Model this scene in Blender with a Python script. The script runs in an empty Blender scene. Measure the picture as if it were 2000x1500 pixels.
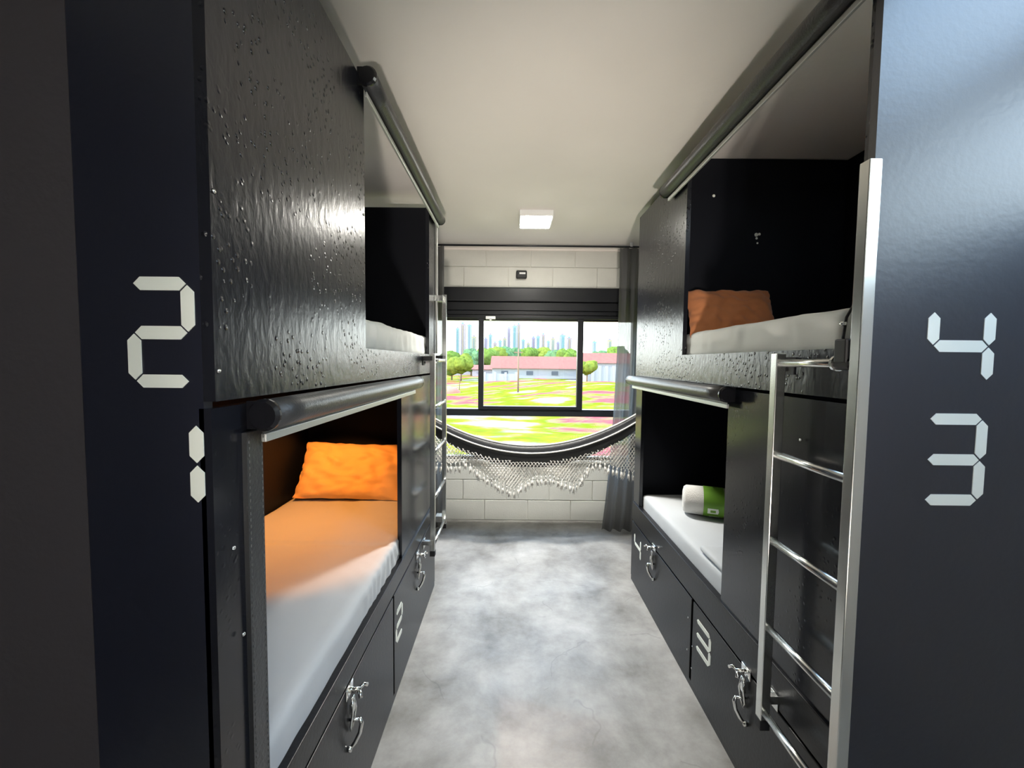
import bpy, bmesh, math, random
from mathutils import Vector, Matrix
random.seed(7)
SC = bpy.context.scene
COL = SC.collection
PI = math.pi

# ---------------------------------------------------------------- camera
PITCH = math.atan(43 / 800.0)
ROLL = math.radians(0.6)
HC = 1.45
cam_d = bpy.data.cameras.new('camera'); cam_d.sensor_width = 36.0
cam_d.lens = 800.0 / 2000.0 * 36.0
cam_d.clip_start = 0.02; cam_d.clip_end = 5000
cam = bpy.data.objects.new('camera', cam_d); COL.objects.link(cam)
fw = Vector((0, math.cos(PITCH), -math.sin(PITCH)))
up0 = Vector((0, math.sin(PITCH), math.cos(PITCH)))
c_, s_ = math.cos(ROLL), math.sin(ROLL)
rt = Vector((1, 0, 0)) * c_ + up0 * s_
upv = up0 * c_ - Vector((1, 0, 0)) * s_
cam.matrix_world = Matrix(((rt.x, upv.x, -fw.x, 0), (rt.y, upv.y, -fw.y, 0), (rt.z, upv.z, -fw.z, HC), (0, 0, 0, 1)))
SC.camera = cam

# ---------------------------------------------------------------- world: pale hazy sky, same all round
world = bpy.data.worlds.new('world'); SC.world = world; world.use_nodes = True
wn = world.node_tree.nodes; wl = world.node_tree.links; wn.clear()
wo = wn.new('ShaderNodeOutputWorld'); wb = wn.new('ShaderNodeBackground')
wt = wn.new('ShaderNodeTexCoord'); ws = wn.new('ShaderNodeSeparateXYZ'); wr = wn.new('ShaderNodeValToRGB')
wl.new(wt.outputs['Generated'], ws.inputs[0]); wl.new(ws.outputs['Z'], wr.inputs['Fac'])
wr.color_ramp.elements[0].position = 0.0; wr.color_ramp.elements[0].color = (1.0, 0.98, 0.94, 1)
wr.color_ramp.elements[1].position = 0.7; wr.color_ramp.elements[1].color = (0.38, 0.60, 1.0, 1)
e_ = wr.color_ramp.elements.new(0.30); e_.color = (0.68, 0.82, 1.0, 1)
wl.new(wr.outputs['Color'], wb.inputs['Color']); wb.inputs['Strength'].default_value = 4.6
wl.new(wb.outputs[0], wo.inputs[0])

# sun: from the left, falls on the hillside outside and not into the room
sun_d = bpy.data.lights.new('sun', 'SUN'); sun_d.energy = 6.0; sun_d.angle = 0.02; sun_d.color = (1, 0.95, 0.86)
sun = bpy.data.objects.new('sun', sun_d); COL.objects.link(sun)
sun.rotation_euler = (0, math.radians(-55), math.radians(12))

# ---------------------------------------------------------------- colour management
SC.view_settings.view_transform = 'Standard'; SC.view_settings.look = 'None'
SC.view_settings.gamma = 1.0; SC.view_settings.use_curve_mapping = False
SC.view_settings.exposure = 1.0
SC.cycles.use_denoising = True
SC.cycles.max_bounces = 10

# ---------------------------------------------------------------- materials
MATS = {}
def mat(name, color=(0.8, 0.8, 0.8), rough=0.5, metal=0.0, spec=0.5, var=0.0, scale=8.0, bump=0.0, bscale=40.0,
        stretch=(1, 1, 1), coat=0.0, emit=None, estr=0.0, detail=4.0, sheen=0.0, rvar=0.0, bdist=0.01, color2=None):
    m = bpy.data.materials.new(name); m.use_nodes = True
    nt = m.node_tree; n = nt.nodes; l = nt.links
    b = n['Principled BSDF']
    b.inputs['Base Color'].default_value = (*color, 1); b.inputs['Roughness'].default_value = rough
    b.inputs['Metallic'].default_value = metal; b.inputs['Specular IOR Level'].default_value = spec
    b.inputs['Coat Weight'].default_value = coat; b.inputs['Sheen Weight'].default_value = sheen
    if emit:
        b.inputs['Emission Color'].default_value = (*emit, 1); b.inputs['Emission Strength'].default_value = estr
    tc = n.new('ShaderNodeTexCoord'); mp = n.new('ShaderNodeMapping'); mp.inputs['Scale'].default_value = stretch
    l.new(tc.outputs['Object'], mp.inputs[0])
    nz = n.new('ShaderNodeTexNoise'); nz.inputs['Scale'].default_value = scale; nz.inputs['Detail'].default_value = detail
    l.new(mp.outputs[0], nz.inputs['Vector'])
    if var > 0 or color2:
        mx = n.new('ShaderNodeMix'); mx.data_type = 'RGBA'
        c2 = color2 or tuple(c * (1 - var) for c in color)
        mx.inputs['A'].default_value = (*color, 1); mx.inputs['B'].default_value = (*c2, 1)
        cr = n.new('ShaderNodeValToRGB'); cr.color_ramp.elements[0].position = 0.35; cr.color_ramp.elements[1].position = 0.65
        l.new(nz.outputs['Fac'], cr.inputs[0]); l.new(cr.outputs[0], mx.inputs['Factor'])
        l.new(mx.outputs['Result'], b.inputs['Base Color'])
    if rvar > 0:
        mr = n.new('ShaderNodeMapRange'); mr.inputs['To Min'].default_value = max(0.02, rough - rvar); mr.inputs['To Max'].default_value = rough + rvar
        l.new(nz.outputs['Fac'], mr.inputs['Value']); l.new(mr.outputs[0], b.inputs['Roughness'])
    if bump > 0:
        nb = n.new('ShaderNodeTexNoise'); nb.inputs['Scale'].default_value = bscale; nb.inputs['Detail'].default_value = detail
        l.new(mp.outputs[0], nb.inputs['Vector'])
        bp = n.new('ShaderNodeBump'); bp.inputs['Strength'].default_value = bump; bp.inputs['Distance'].default_value = bdist
        l.new(nb.outputs['Fac'], bp.inputs['Height']); l.new(bp.outputs[0], b.inputs['Normal'])
    MATS[name] = m
    return m

def black_paint(name, bump, rough):
    """glossy black enamel brushed on board: runs, bubbles and orange peel"""
    m = mat(name, (0.010, 0.011, 0.016), rough, spec=0.5)
    nt = m.node_tree; n = nt.nodes; l = nt.links; b = n['Principled BSDF']
    tc = n.new('ShaderNodeTexCoord')
    mp = n.new('ShaderNodeMapping'); mp.inputs['Scale'].default_value = (1, 1, 0.45); l.new(tc.outputs['Object'], mp.inputs[0])
    n1 = n.new('ShaderNodeTexNoise'); n1.inputs['Scale'].default_value = 48; n1.inputs['Detail'].default_value = 4; n1.inputs['Distortion'].default_value = 0.3
    l.new(mp.outputs[0], n1.inputs['Vector'])
    vo = n.new('ShaderNodeTexVoronoi'); vo.inputs['Scale'].default_value = 55; l.new(tc.outputs['Object'], vo.inputs['Vector'])
    bl = n.new('ShaderNodeMapRange'); bl.inputs['From Min'].default_value = 0.0; bl.inputs['From Max'].default_value = 0.28
    bl.inputs['To Min'].default_value = 1.0; bl.inputs['To Max'].default_value = 0.0
    l.new(vo.outputs['Distance'], bl.inputs['Value'])
    n2 = n.new('ShaderNodeTexNoise'); n2.inputs['Scale'].default_value = 4.5; n2.inputs['Detail'].default_value = 1
    l.new(tc.outputs['Object'], n2.inputs['Vector'])
    th = n.new('ShaderNodeMapRange'); th.inputs['From Min'].default_value = 0.44; th.inputs['From Max'].default_value = 0.60
    l.new(n2.outputs['Fac'], th.inputs['Value'])
    mu = n.new('ShaderNodeMath'); mu.operation = 'MULTIPLY'; l.new(bl.outputs[0], mu.inputs[0]); l.new(th.outputs[0], mu.inputs[1])
    ad = n.new('ShaderNodeMath'); ad.operation = 'ADD'; sc_ = n.new('ShaderNodeMath'); sc_.operation = 'MULTIPLY'; sc_.inputs[1].default_value = 0.30; l.new(n1.outputs['Fac'], sc_.inputs[0])
    l.new(sc_.outputs[0], ad.inputs[0]); l.new(mu.outputs[0], ad.inputs[1])
    bp = n.new('ShaderNodeBump'); bp.inputs['Strength'].default_value = bump; bp.inputs['Distance'].default_value = 0.004
    l.new(ad.outputs[0], bp.inputs['Height']); l.new(bp.outputs[0], b.inputs['Normal'])
    return m

PAINT_R = black_paint('rough_black_enamel', 1.0, 0.26)
PAINT_S = black_paint('smooth_black_enamel', 0.12, 0.20)
PAINT_E = mat('black_end_enamel', (0.006, 0.0075, 0.018), 0.36, spec=1.0, bump=0.05, bscale=60)
PAINT_IN = mat('black_inside_paint', (0.005, 0.006, 0.010), 0.6, spec=0.2, bump=0.05, bscale=50)
DRAW = mat('black_drawer_paint', (0.006, 0.006, 0.008), 0.34, spec=0.35, bump=0.06, bscale=80)
NUM = mat('pale_grey_stencil', (0.86, 0.89, 0.82), 0.6)
CEIL = mat('ceiling_plaster', (0.88, 0.83, 0.78), 0.85, var=0.05, scale=1.5, bump=0.08, bscale=30)
BLOCK = mat('pale_block_paint', (0.70, 0.70, 0.65), 0.8, var=0.06, scale=6, bump=0.15, bscale=90)
MORTAR = mat('mortar', (0.80, 0.79, 0.74), 0.9)
WALLW = mat('white_wall_paint', (0.8, 0.79, 0.76), 0.85, bump=0.05, bscale=40)
WALLG = mat('dark_grey_wall_paint', (0.045, 0.04, 0.045), 0.8, bump=0.1, bscale=60)
STEEL = mat('brushed_steel', (0.72, 0.73, 0.71), 0.24, metal=1.0)
CHROME = mat('chrome', (0.85, 0.85, 0.83), 0.10, metal=1.0)
RUBBER = mat('black_rubber', (0.012, 0.012, 0.014), 0.6)
ALU = mat('black_window_frame', (0.014, 0.015, 0.018), 0.32, spec=0.5)
LEATHER = mat('black_vinyl', (0.035, 0.036, 0.038), 0.36, spec=0.6, bump=0.15, bscale=160)
BAR = mat('silver_bottom_bar', (0.55, 0.56, 0.54), 0.4, metal=0.6)
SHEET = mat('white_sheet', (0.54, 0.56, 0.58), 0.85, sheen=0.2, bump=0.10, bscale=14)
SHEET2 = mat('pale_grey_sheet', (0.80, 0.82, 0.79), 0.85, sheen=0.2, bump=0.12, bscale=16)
PILLOW = mat('orange_pillowcase', (0.86, 0.52, 0.20), 0.85, sheen=0.3, bump=0.2, bscale=22)
PILLOW2 = mat('rust_pillowcase', (0.62, 0.23, 0.09), 0.85, sheen=0.3, bump=0.2, bscale=22)
TOWEL = mat('white_towel', (0.72, 0.70, 0.66), 0.95, sheen=0.5, bump=0.5, bscale=220)
BAND = mat('green_wrapper', (0.16, 0.36, 0.03), 0.5)
PAPERW = mat('white_print', (0.85, 0.88, 0.80), 0.6)
HAM = mat('black_hammock_cloth', (0.022, 0.023, 0.026), 0.45, spec=0.5, bump=0.1, bscale=200)
CORD = mat('cream_cotton_cord', (0.80, 0.77, 0.72), 0.9)
CURT = mat('charcoal_curtain', (0.11, 0.11, 0.115), 0.7, bump=0.1, bscale=200, stretch=(1, 1, 4))
GLOSSBLK = mat('gloss_black_plastic', (0.006, 0.006, 0.008), 0.2)
STITCH = mat('grey_thread', (0.12, 0.12, 0.12), 0.8)
WHITEP = mat('white_plastic', (0.85, 0.85, 0.85), 0.4)
LAMPE = mat('lit_diffuser', (1, 1, 1), 0.5, emit=(1.0, 0.97, 0.88), estr=40.0)
LAMPE2 = mat('added_light_diffuser', (1, 1, 1), 0.5, emit=(1.0, 0.97, 0.88), estr=38.0)

def glass_mat():
    m = bpy.data.materials.new('window_glass'); m.use_nodes = True
    n = m.node_tree.nodes; l = m.node_tree.links; n.clear()
    o = n.new('ShaderNodeOutputMaterial'); mx = n.new('ShaderNodeMixShader'); t = n.new('ShaderNodeBsdfTransparent')
    g = n.new('ShaderNodeBsdfGlossy'); g.inputs['Roughness'].default_value = 0.02
    t.inputs['Color'].default_value = (0.94, 0.97, 0.95, 1)
    lw = n.new('ShaderNodeLayerWeight'); lw.inputs['Blend'].default_value = 0.5
    pw = n.new('ShaderNodeMath'); pw.operation = 'POWER'; pw.inputs[1].default_value = 5.0; l.new(lw.outputs['Facing'], pw.inputs[0])
    ma = n.new('ShaderNodeMath'); ma.operation = 'MULTIPLY_ADD'; ma.inputs[1].default_value = 0.90; ma.inputs[2].default_value = 0.035; l.new(pw.outputs[0], ma.inputs[0])
    l.new(ma.outputs[0], mx.inputs[0]); l.new(t.outputs[0], mx.inputs[1]); l.new(g.outputs[0], mx.inputs[2]); l.new(mx.outputs[0], o.inputs[0])
    return m
GLASS = glass_mat()

def curtain_mat():
    m = CURT; n = m.node_tree.nodes; l = m.node_tree.links
    b = n['Principled BSDF']; o = [x for x in n if x.type == 'OUTPUT_MATERIAL'][0]
    t = n.new('ShaderNodeBsdfTranslucent'); t.inputs['Color'].default_value = (0.22, 0.22, 0.22, 1)
    tr = n.new('ShaderNodeBsdfTransparent'); mx = n.new('ShaderNodeMixShader'); mx.inputs[0].default_value = 0.45
    m2 = n.new('ShaderNodeMixShader'); m2.inputs[0].default_value = 0.12
    l.new(b.outputs[0], mx.inputs[1]); l.new(t.outputs[0], mx.inputs[2])
    l.new(mx.outputs[0], m2.inputs[1]); l.new(tr.outputs[0], m2.inputs[2]); l.new(m2.outputs[0], o.inputs[0])
curtain_mat()

def floor_mat():
    m = mat('burnt_cement', (0.20, 0.20, 0.185), 0.34, spec=0.5)
    n = m.node_tree.nodes; l = m.node_tree.links; b = n['Principled BSDF']
    tc = n.new('ShaderNodeTexCoord')
    n1 = n.new('ShaderNodeTexNoise'); n1.inputs['Scale'].default_value = 2.6; n1.inputs['Detail'].default_value = 9; n1.inputs['Roughness'].default_value = 0.66; n1.inputs['Distortion'].default_value = 0.15
    l.new(tc.outputs['Object'], n1.inputs['Vector'])
    cr = n.new('ShaderNodeValToRGB'); cr.color_ramp.elements[0].position = 0.32; cr.color_ramp.elements[0].color = (0.16, 0.15, 0.135, 1)
    cr.color_ramp.elements[1].position = 0.70; cr.color_ramp.elements[1].color = (0.46, 0.45, 0.43, 1)
    l.new(n1.outputs['Fac'], cr.inputs[0])
    # trowel marks and hairline cracks: sparse dark lines
    vo = n.new('ShaderNodeTexVoronoi'); vo.feature = 'DISTANCE_TO_EDGE'; vo.inputs['Scale'].default_value = 2.3
    n3 = n.new('ShaderNodeTexNoise'); n3.inputs['Scale'].default_value = 3.0; n3.inputs['Detail'].default_value = 3
    l.new(tc.outputs['Object'], n3.inputs['Vector'])
    va = n.new('ShaderNodeMix'); va.data_type = 'VECTOR'; va.inputs['Factor'].default_value = 0.25
    l.new(tc.outputs['Object'], va.inputs['A']); l.new(n3.outputs['Color'], va.inputs['B']); l.new(va.outputs['Result'], vo.inputs['Vector'])
    lt = n.new('ShaderNodeMapRange'); lt.inputs['From Max'].default_value = 0.008; lt.inputs['To Min'].default_value = 0.80; lt.inputs['To Max'].default_value = 1.0
    l.new(vo.outputs['Distance'], lt.inputs['Value'])
    n4 = n.new('ShaderNodeTexNoise'); n4.inputs['Scale'].default_value = 4.0; l.new(tc.outputs['Object'], n4.inputs['Vector'])
    gt = n.new('ShaderNodeMath'); gt.operation = 'GREATER_THAN'; gt.inputs[1].default_value = 0.46; l.new(n4.outputs['Fac'], gt.inputs[0])
    mxl = n.new('ShaderNodeMix'); mxl.inputs['B'].default_value = 1.0
    l.new(gt.outputs[0], mxl.inputs['Factor']); l.new(lt.outputs[0], mxl.inputs['A'])
    mm = n.new('ShaderNodeMix'); mm.data_type = 'RGBA'; mm.blend_type = 'MULTIPLY'; mm.inputs['Factor'].default_value = 1.0
    l.new(cr.outputs[0], mm.inputs['A']); l.new(mxl.outputs['Result'], mm.inputs['B'])
    l.new(mm.outputs['Result'], b.inputs['Base Color'])
    mr = n.new('ShaderNodeMapRange'); mr.inputs['To Min'].default_value = 0.26; mr.inputs['To Max'].default_value = 0.50
    n5 = n.new('ShaderNodeTexNoise'); n5.inputs['Scale'].default_value = 5; n5.inputs['Detail'].default_value = 6; l.new(tc.outputs['Object'], n5.inputs['Vector'])
    l.new(n5.outputs['Fac'], mr.inputs['Value']); l.new(mr.outputs[0], b.inputs['Roughness'])
    bp = n.new('ShaderNodeBump'); bp.inputs['Strength'].default_value = 0.35; bp.inputs['Distance'].default_value = 0.004
    n6 = n.new('ShaderNodeTexNoise'); n6.inputs['Scale'].default_value = 18; n6.inputs['Detail'].default_value = 7; l.new(tc.outputs['Object'], n6.inputs['Vector'])
    l.new(n6.outputs['Fac'], bp.inputs['Height']); l.new(bp.outputs[0], b.inputs['Normal'])
    return m
FLOOR = floor_mat()

# ---------------------------------------------------------------- helpers
def link(o, parent=None):
    COL.objects.link(o)
    if parent is not None:
        o.parent = parent
        o.matrix_parent_inverse = Matrix.Translation(-Vector(parent.location)) if parent.type == 'EMPTY' else Matrix()
    return o

def tag(o, label=None, cat=None, group=None, kind=None):
    if label: o['label'] = label
    if cat: o['category'] = cat
    if group: o['group'] = group
    if kind: o['kind'] = kind
    return o

def empty(name, loc, label, cat, group=None):
    o = bpy.data.objects.new(name, None); o.location = loc; o.empty_display_size = 0.05
    COL.objects.link(o); tag(o, label, cat, group); return o

def mobj(name, verts, faces, m, parent=None, smooth=False):
    me = bpy.data.meshes.new(name); me.from_pydata([tuple(v) for v in verts], [], faces); me.validate()
    bm = bmesh.new(); bm.from_mesh(me); bmesh.ops.recalc_face_normals(bm, faces=bm.faces); bm.to_mesh(me); bm.free()
    if smooth:
        for p in me.polygons: p.use_smooth = True
    me.materials.append(m); me.update()
    return link(bpy.data.objects.new(name, me), parent)

def bmobj(name, bm, m, parent=None, smooth=False):
    me = bpy.data.meshes.new(name); bmesh.ops.recalc_face_normals(bm, faces=bm.faces); bm.to_mesh(me); bm.free()
    if smooth:
        for p in me.polygons: p.use_smooth = True
    me.materials.append(m)
    return link(bpy.data.objects.new(name, me), parent)

def add_box(bm, x0, x1, y0, y1, z0, z1, bev=0.0, seg=2):
    x0, x1 = min(x0, x1), max(x0, x1); y0, y1 = min(y0, y1), max(y0, y1); z0, z1 = min(z0, z1), max(z0, z1)
    b2 = bmesh.new(); bmesh.ops.create_cube(b2, size=1.0)
    for v in b2.verts:
        v.co = Vector(((x0 + x1) / 2 + v.co.x * (x1 - x0), (y0 + y1) / 2 + v.co.y * (y1 - y0), (z0 + z1) / 2 + v.co.z * (z1 - z0)))
    if bev > 0:
        bmesh.ops.bevel(b2, geom=list(b2.edges), offset=bev, segments=seg, affect='EDGES', profile=0.5)
    merge(bm, b2)

def merge(bm, b2):
    mp = {}
    for v in b2.verts: mp[v] = bm.verts.new(v.co)
    for f_ in b2.faces:
        try: bm.faces.new([mp[v] for v in f_.verts])
        except ValueError: pass
    b2.free()

def box(name, x0, x1, y0, y1, z0, z1, m, parent=None, bev=0.0):
    bm = bmesh.new(); add_box(bm, x0, x1, y0, y1, z0, z1, bev); return bmobj(name, bm, m, parent)

def boxes(name, lst, m, parent=None, bev=0.0):
    bm = bmesh.new()
    for b in lst: add_box(bm, *b, bev)
    return bmobj(name, bm, m, parent)

def add_tube(bm, pts, r, sides=8, closed_ends=True):
    pts = [Vector(p) for p in pts]; rings = []
    rr = r if isinstance(r, (list, tuple)) else [r] * len(pts)
    prev = None
    for i, p in enumerate(pts):
        t = (pts[min(i + 1, len(pts) - 1)] - pts[max(i - 1, 0)]).normalized()
        if prev is None:
            a = Vector((0, 0, 1)) if abs(t.z) < 0.9 else Vector((1, 0, 0))
            u = t.cross(a).normalized()
        else:
            u = (prev - t * prev.dot(t)).normalized()
        prev = u; w = t.cross(u)
        rings.append([bm.verts.new(p + (u * math.cos(2 * PI * k / sides) + w * math.sin(2 * PI * k / sides)) * rr[i]) for k in range(sides)])
    for i in range(len(rings) - 1):
        for k in range(sides):
            bm.faces.new((rings[i][k], rings[i][(k + 1) % sides], rings[i + 1][(k + 1) % sides], rings[i + 1][k]))
    if closed_ends and sides > 2:
        bm.faces.new(rings[0][::-1]); bm.faces.new(rings[-1])

def tube(name, pts, r, m, parent=None, sides=10, smooth=True):
    bm = bmesh.new(); add_tube(bm, pts, r, sides); return bmobj(name, bm, m, parent, smooth)

def sstep(a, b, x):
    t = max(0.0, min(1.0, (x - a) / (b - a))); return t * t * (3 - 2 * t)

from mathutils import noise as MN
def cushion(name, x0, x1, y0, y1, z0, z1, m, parent=None, r=0.04, nx=30, ny=60, nz=8, f=None):
    """rounded block with evenly spaced surface points, displaced by f(point) -> offset vector"""
    bm = bmesh.new(); bmesh.ops.create_cube(bm, size=2.0)
    bm.free()
    verts = {}; vl = []; faces = []
    def vid(i, j, k):
        key = (i, j, k)
        if key not in verts:
            verts[key] = len(vl)
            p = Vector((x0 + (x1 - x0) * i / nx, y0 + (y1 - y0) * j / ny, z0 + (z1 - z0) * k / nz))
            c = Vector((min(max(p.x, x0 + r), x1 - r), min(max(p.y, y0 + r), y1 - r), min(max(p.z, z0 + min(r, (z1 - z0) / 2)), z1 - min(r, (z1 - z0) / 2))))
            d = p - c
            if d.length > 1e-9:
                mx = max(abs(d.x), abs(d.y), abs(d.z)); p = c + d.normalized() * mx
            if f: p = p + f(p)
            vl.append(p)
        return verts[key]
    for i in range(nx):
        for j in range(ny):
            faces.append((vid(i, j, 0), vid(i, j + 1, 0), vid(i + 1, j + 1, 0), vid(i + 1, j, 0)))
            faces.append((vid(i, j, nz), vid(i + 1, j, nz), vid(i + 1, j + 1, nz), vid(i, j + 1, nz)))
    for i in range(nx):
        for k in range(nz):
            faces.append((vid(i, 0, k), vid(i + 1, 0, k), vid(i + 1, 0, k + 1), vid(i, 0, k + 1)))
            faces.append((vid(i, ny, k), vid(i, ny, k + 1), vid(i + 1, ny, k + 1), vid(i + 1, ny, k)))
    for j in range(ny):
        for k in range(nz):
            faces.append((vid(0, j, k), vid(0, j, k + 1), vid(0, j + 1, k + 1), vid(0, j + 1, k)))
            faces.append((vid(nx, j, k), vid(nx, j + 1, k), vid(nx, j + 1, k + 1), vid(nx, j, k + 1)))
    return mobj(name, vl, faces, m, parent, True)

# ---------------------------------------------------------------- dimensions of the room (metres)
XL, XR = -0.485, 0.812            # aisle faces of the two bunks
WL, WR = -1.30, 1.64              # side walls
YB, YE = 3.69, -1.85              # window wall, entry wall
ZC = 2.45

# ---------------------------------------------------------------- structure
tag(box('floor', WL - 0.2, WR + 0.2, YE - 0.2, YB + 0.2, -0.12, 0.0, FLOOR), 'grey burnt cement floor with trowel marks in the aisle', kind='structure')
SX0, SX1, SY0, SY1 = 0.98, 1.63, 0.12, 0.90  # skylight opening, added out of view so sky shines on the right end panel
CT = 0.03
tag(boxes('ceiling', [(WL - 0.2, SX0, YE - 0.2, YB + 0.2, ZC, ZC + CT), (SX1, WR + 0.2, YE - 0.2, YB + 0.2, ZC, ZC + CT),
                      (SX0, SX1, YE - 0.2, SY0, ZC, ZC + CT), (SX0, SX1, SY1, YB + 0.2, ZC, ZC + CT)], CEIL), 'plain pale plaster ceiling above the aisle', kind='structure')
tag(box('wall_left', WL - 0.15, WL, YE - 0.2, YB + 0.2, 0, ZC, WALLG), 'dark grey side wall behind the left bunk', kind='structure')
tag(box('wall_left_return', WL, XL - 0.218, 0.668, 0.69, 0, ZC, WALLG), 'dark grey wall return beside the bunk end numbered 2 and 1', kind='structure')
sk = boxes('added_skylight', [(SX0, SX0 + .012, SY0, SY1, ZC + .012, ZC + .03), (SX1 - .012, SX1, SY0, SY1, ZC + .012, ZC + .03),
                        (SX0, SX1, SY0, SY0 + .03, ZC + .012, ZC + .03), (SX0, SX1, SY1 - .03, SY1, ZC + .012, ZC + .03)], ALU)
tag(sk, 'added roof skylight over the entrance, out of view', kind='structure')
box('pane', SX0 + .012, SX1 - .012, SY0 + .03, SY1 - .03, ZC + .018, ZC + .022, GLASS, sk)
# right wall with an added, unseen high window for sheen on the bunk end
CY0, CY1, CZ0, CZ1 = -0.60, 0.93, 1.90, 2.43
wr_o = boxes('wall_right', [(WR, WR + 0.15, YE - 0.2, CY0, 0, ZC), (WR, WR + 0.15, CY1, YB + 0.2, 0, ZC),
                            (WR, WR + 0.15, CY0, CY1, 0, CZ0), (WR, WR + 0.15, CY0, CY1, CZ1, ZC)], WALLW)
tag(wr_o, 'pale side wall behind the right bunk', kind='structure')
cw = boxes('added_side_window', [(WR + .04, WR + .09, CY0, CY0 + .04, CZ0, CZ1), (WR + .04, WR + .09, CY1 - .04, CY1, CZ0, CZ1),
                        (WR + .04, WR + .09, CY0, CY1, CZ0, CZ0 + .04), (WR + .04, WR + .09, CY0, CY1, CZ1 - .04, CZ1)], ALU)
tag(cw, 'added high side window near the entrance, out of view', kind='structure')
box('pane', WR + .062, WR + .068, CY0 + .04, CY1 - .04, CZ0 + .04, CZ1 - .04, GLASS, cw)
tag(box('wall_entry', WL - 0.2, WR + 0.2, YE - 0.15, YE, 0, ZC, WALLW), 'pale entry wall behind the viewpoint', kind='structure')
door = box('door_1', -0.25, 0.6, YE, YE + 0.04, 0, 2.1, PAINT_E); tag(door, 'black entry door', kind='structure')
tube('door_handle', [(-0.17, YE + .04, 1.0), (-0.17, YE + .09, 1.0), (-0.05, YE + .09, 1.0)], 0.01, CHROME, door)

# back wall: mortar core with a hole, blocks in front of it
WX0, WX1, WZ0, WZ1 = -0.80, 1.13, 0.56, 2.10
JT = 0.006
core = boxes('wall_back', [(WL, WX0, YB + .012, YB + .16, 0, ZC), (WX1, WR, YB + .012, YB + .16, 0, ZC),
                           (WX0, WX1, YB + .012, YB + .16, 0, WZ0), (WX0, WX1, YB + .012, YB + .16, WZ1, ZC)], MORTAR)
tag(core, 'painted concrete block wall around the window', kind='structure')
block_mesh = {}
def block(x0, x1, z0, z1):
    L, H_ = round(x1 - x0, 3), round(z1 - z0, 3)
    if L < 0.02: return
    key = (L, H_)
    if key not in block_mesh:
        o = box('block', -L / 2, L / 2, 0, 0.06, -H_ / 2, H_ / 2, BLOCK, core, 0.003); block_mesh[key] = o.data
    else:
        o = bpy.data.objects.new('block', block_mesh[key]); COL.objects.link(o); o.parent = core
    o.location = ((x0 + x1) / 2, YB - 0.0005, (z0 + z1) / 2)
rows = [(0.0, 0.187), (0.187, 0.373), (0.373, 0.56)] + [(0.56 + 0.1925 * i, 0.56 + 0.1925 * (i + 1)) for i in range(8)] + [(2.10, 2.292), (2.292, 2.45)]
for ri, (za, zb) in enumerate(rows):
    off = -0.439 if ri % 2 else -0.2415
    x = off - 0.395 * 4
    while x < WR:
        a, b = max(x, WL), min(x + 0.395, WR)
        if b > a:
            segs = [(a, b)]
            if za > 0.55 and zb < 2.11:
                segs = [(a, min(b, WX0)), (max(a, WX1), b)]
            for p, q in segs:
                if q - p > 0.03:
                    block(p + JT / 2 * (p > WL), q - JT / 2, za + JT / 2, zb - JT / 2)
        x += 0.395
tag(box('trim_1', WL, WR, YB - 0.02, YB, ZC - 0.016, ZC, CEIL), 'thin pale cornice at the top of the window wall', kind='structure')

# window: black frame, three upper panes, long lower pane, shutter box on top
fy0, fy1 = YB + 0.01, YB + 0.07
win = boxes('window_1', [(WX0, WX0 + .05, fy0, fy1, WZ0, 1.84), (WX1 - .05, WX1, fy0, fy1, WZ0, 1.84),
                         (WX0, WX1, fy0, fy1, WZ0, WZ0 + .03), (WX0, WX1, fy0 - .02, fy1, 0.962, 1.024), (WX0, WX1, fy0, fy1, 1.82, 2.10)], ALU)
tag(win, 'wide black framed window with three upper panes over a long lower pane', kind='structure')
boxes('sash_frame', [(-0.303, -0.257, fy0 - .03, fy0 + .02, 1.024, 1.84), (0.582, 0.633, fy0 - .03, fy0 + .02, 1.024, 1.84),
                     (-0.257, 0.582, fy0 - .03, fy0 + .02, 1.024, 1.052)], ALU, win)
for (a, b, c, d, yy) in [(WX0 + .05, -0.303, 1.024, 1.82, fy0 + .045), (-0.257, 0.582, 1.052, 1.82, fy0), (0.633, WX1 - .05, 1.024, 1.82, fy0 + .045), (WX0 + .05, WX1 - .05, WZ0 + .03, 0.962, fy0 + .045)]:
    box('pane', a, b, yy - .003, yy + .003, c, d, GLASS, win)
box('sill', WX0 - .03, WX1 + .03, YB - .02, YB + .14, WZ0 - .02, WZ0, BLOCK, win)
sb = boxes('shutter_box', [(WX0 - .02, WX1 + .02, YB - .07, YB - .001, 1.98, 2.104)], ALU, None, 0.012)
tag(sb, 'black roller shutter box across the top of the window', 'shutter box')
for za, zb, yy in [(1.905, 1.978, -.045), (1.868, 1.903, -.035), (1.835, 1.866, -.028)]:
    box('slat', WX0 - .02, WX1 + .02, YB + yy, YB - .001, za, zb, ALU, sb, 0.005)
tag(boxes('window_catch', [(-0.238, -0.152, YB - .055, YB - .022, 1.826, 1.852), (-0.205, -0.185, YB - .05, YB - .03, 1.815, 1.83)], WHITEP, None, 0.003),
    'small white catch at the top of the middle window pane', 'catch')
wb_ = boxes('wall_box', [(0.026, 0.122, YB - .045, YB, 2.187, 2.256)], RUBBER, None, 0.012)
tag(wb_, 'small black plastic box on the wall above the window', 'wall box')
box('white_strip', 0.055, 0.108, YB - .05, YB - .043, 2.222, 2.236, WHITEP, wb_, 0.001)

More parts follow.
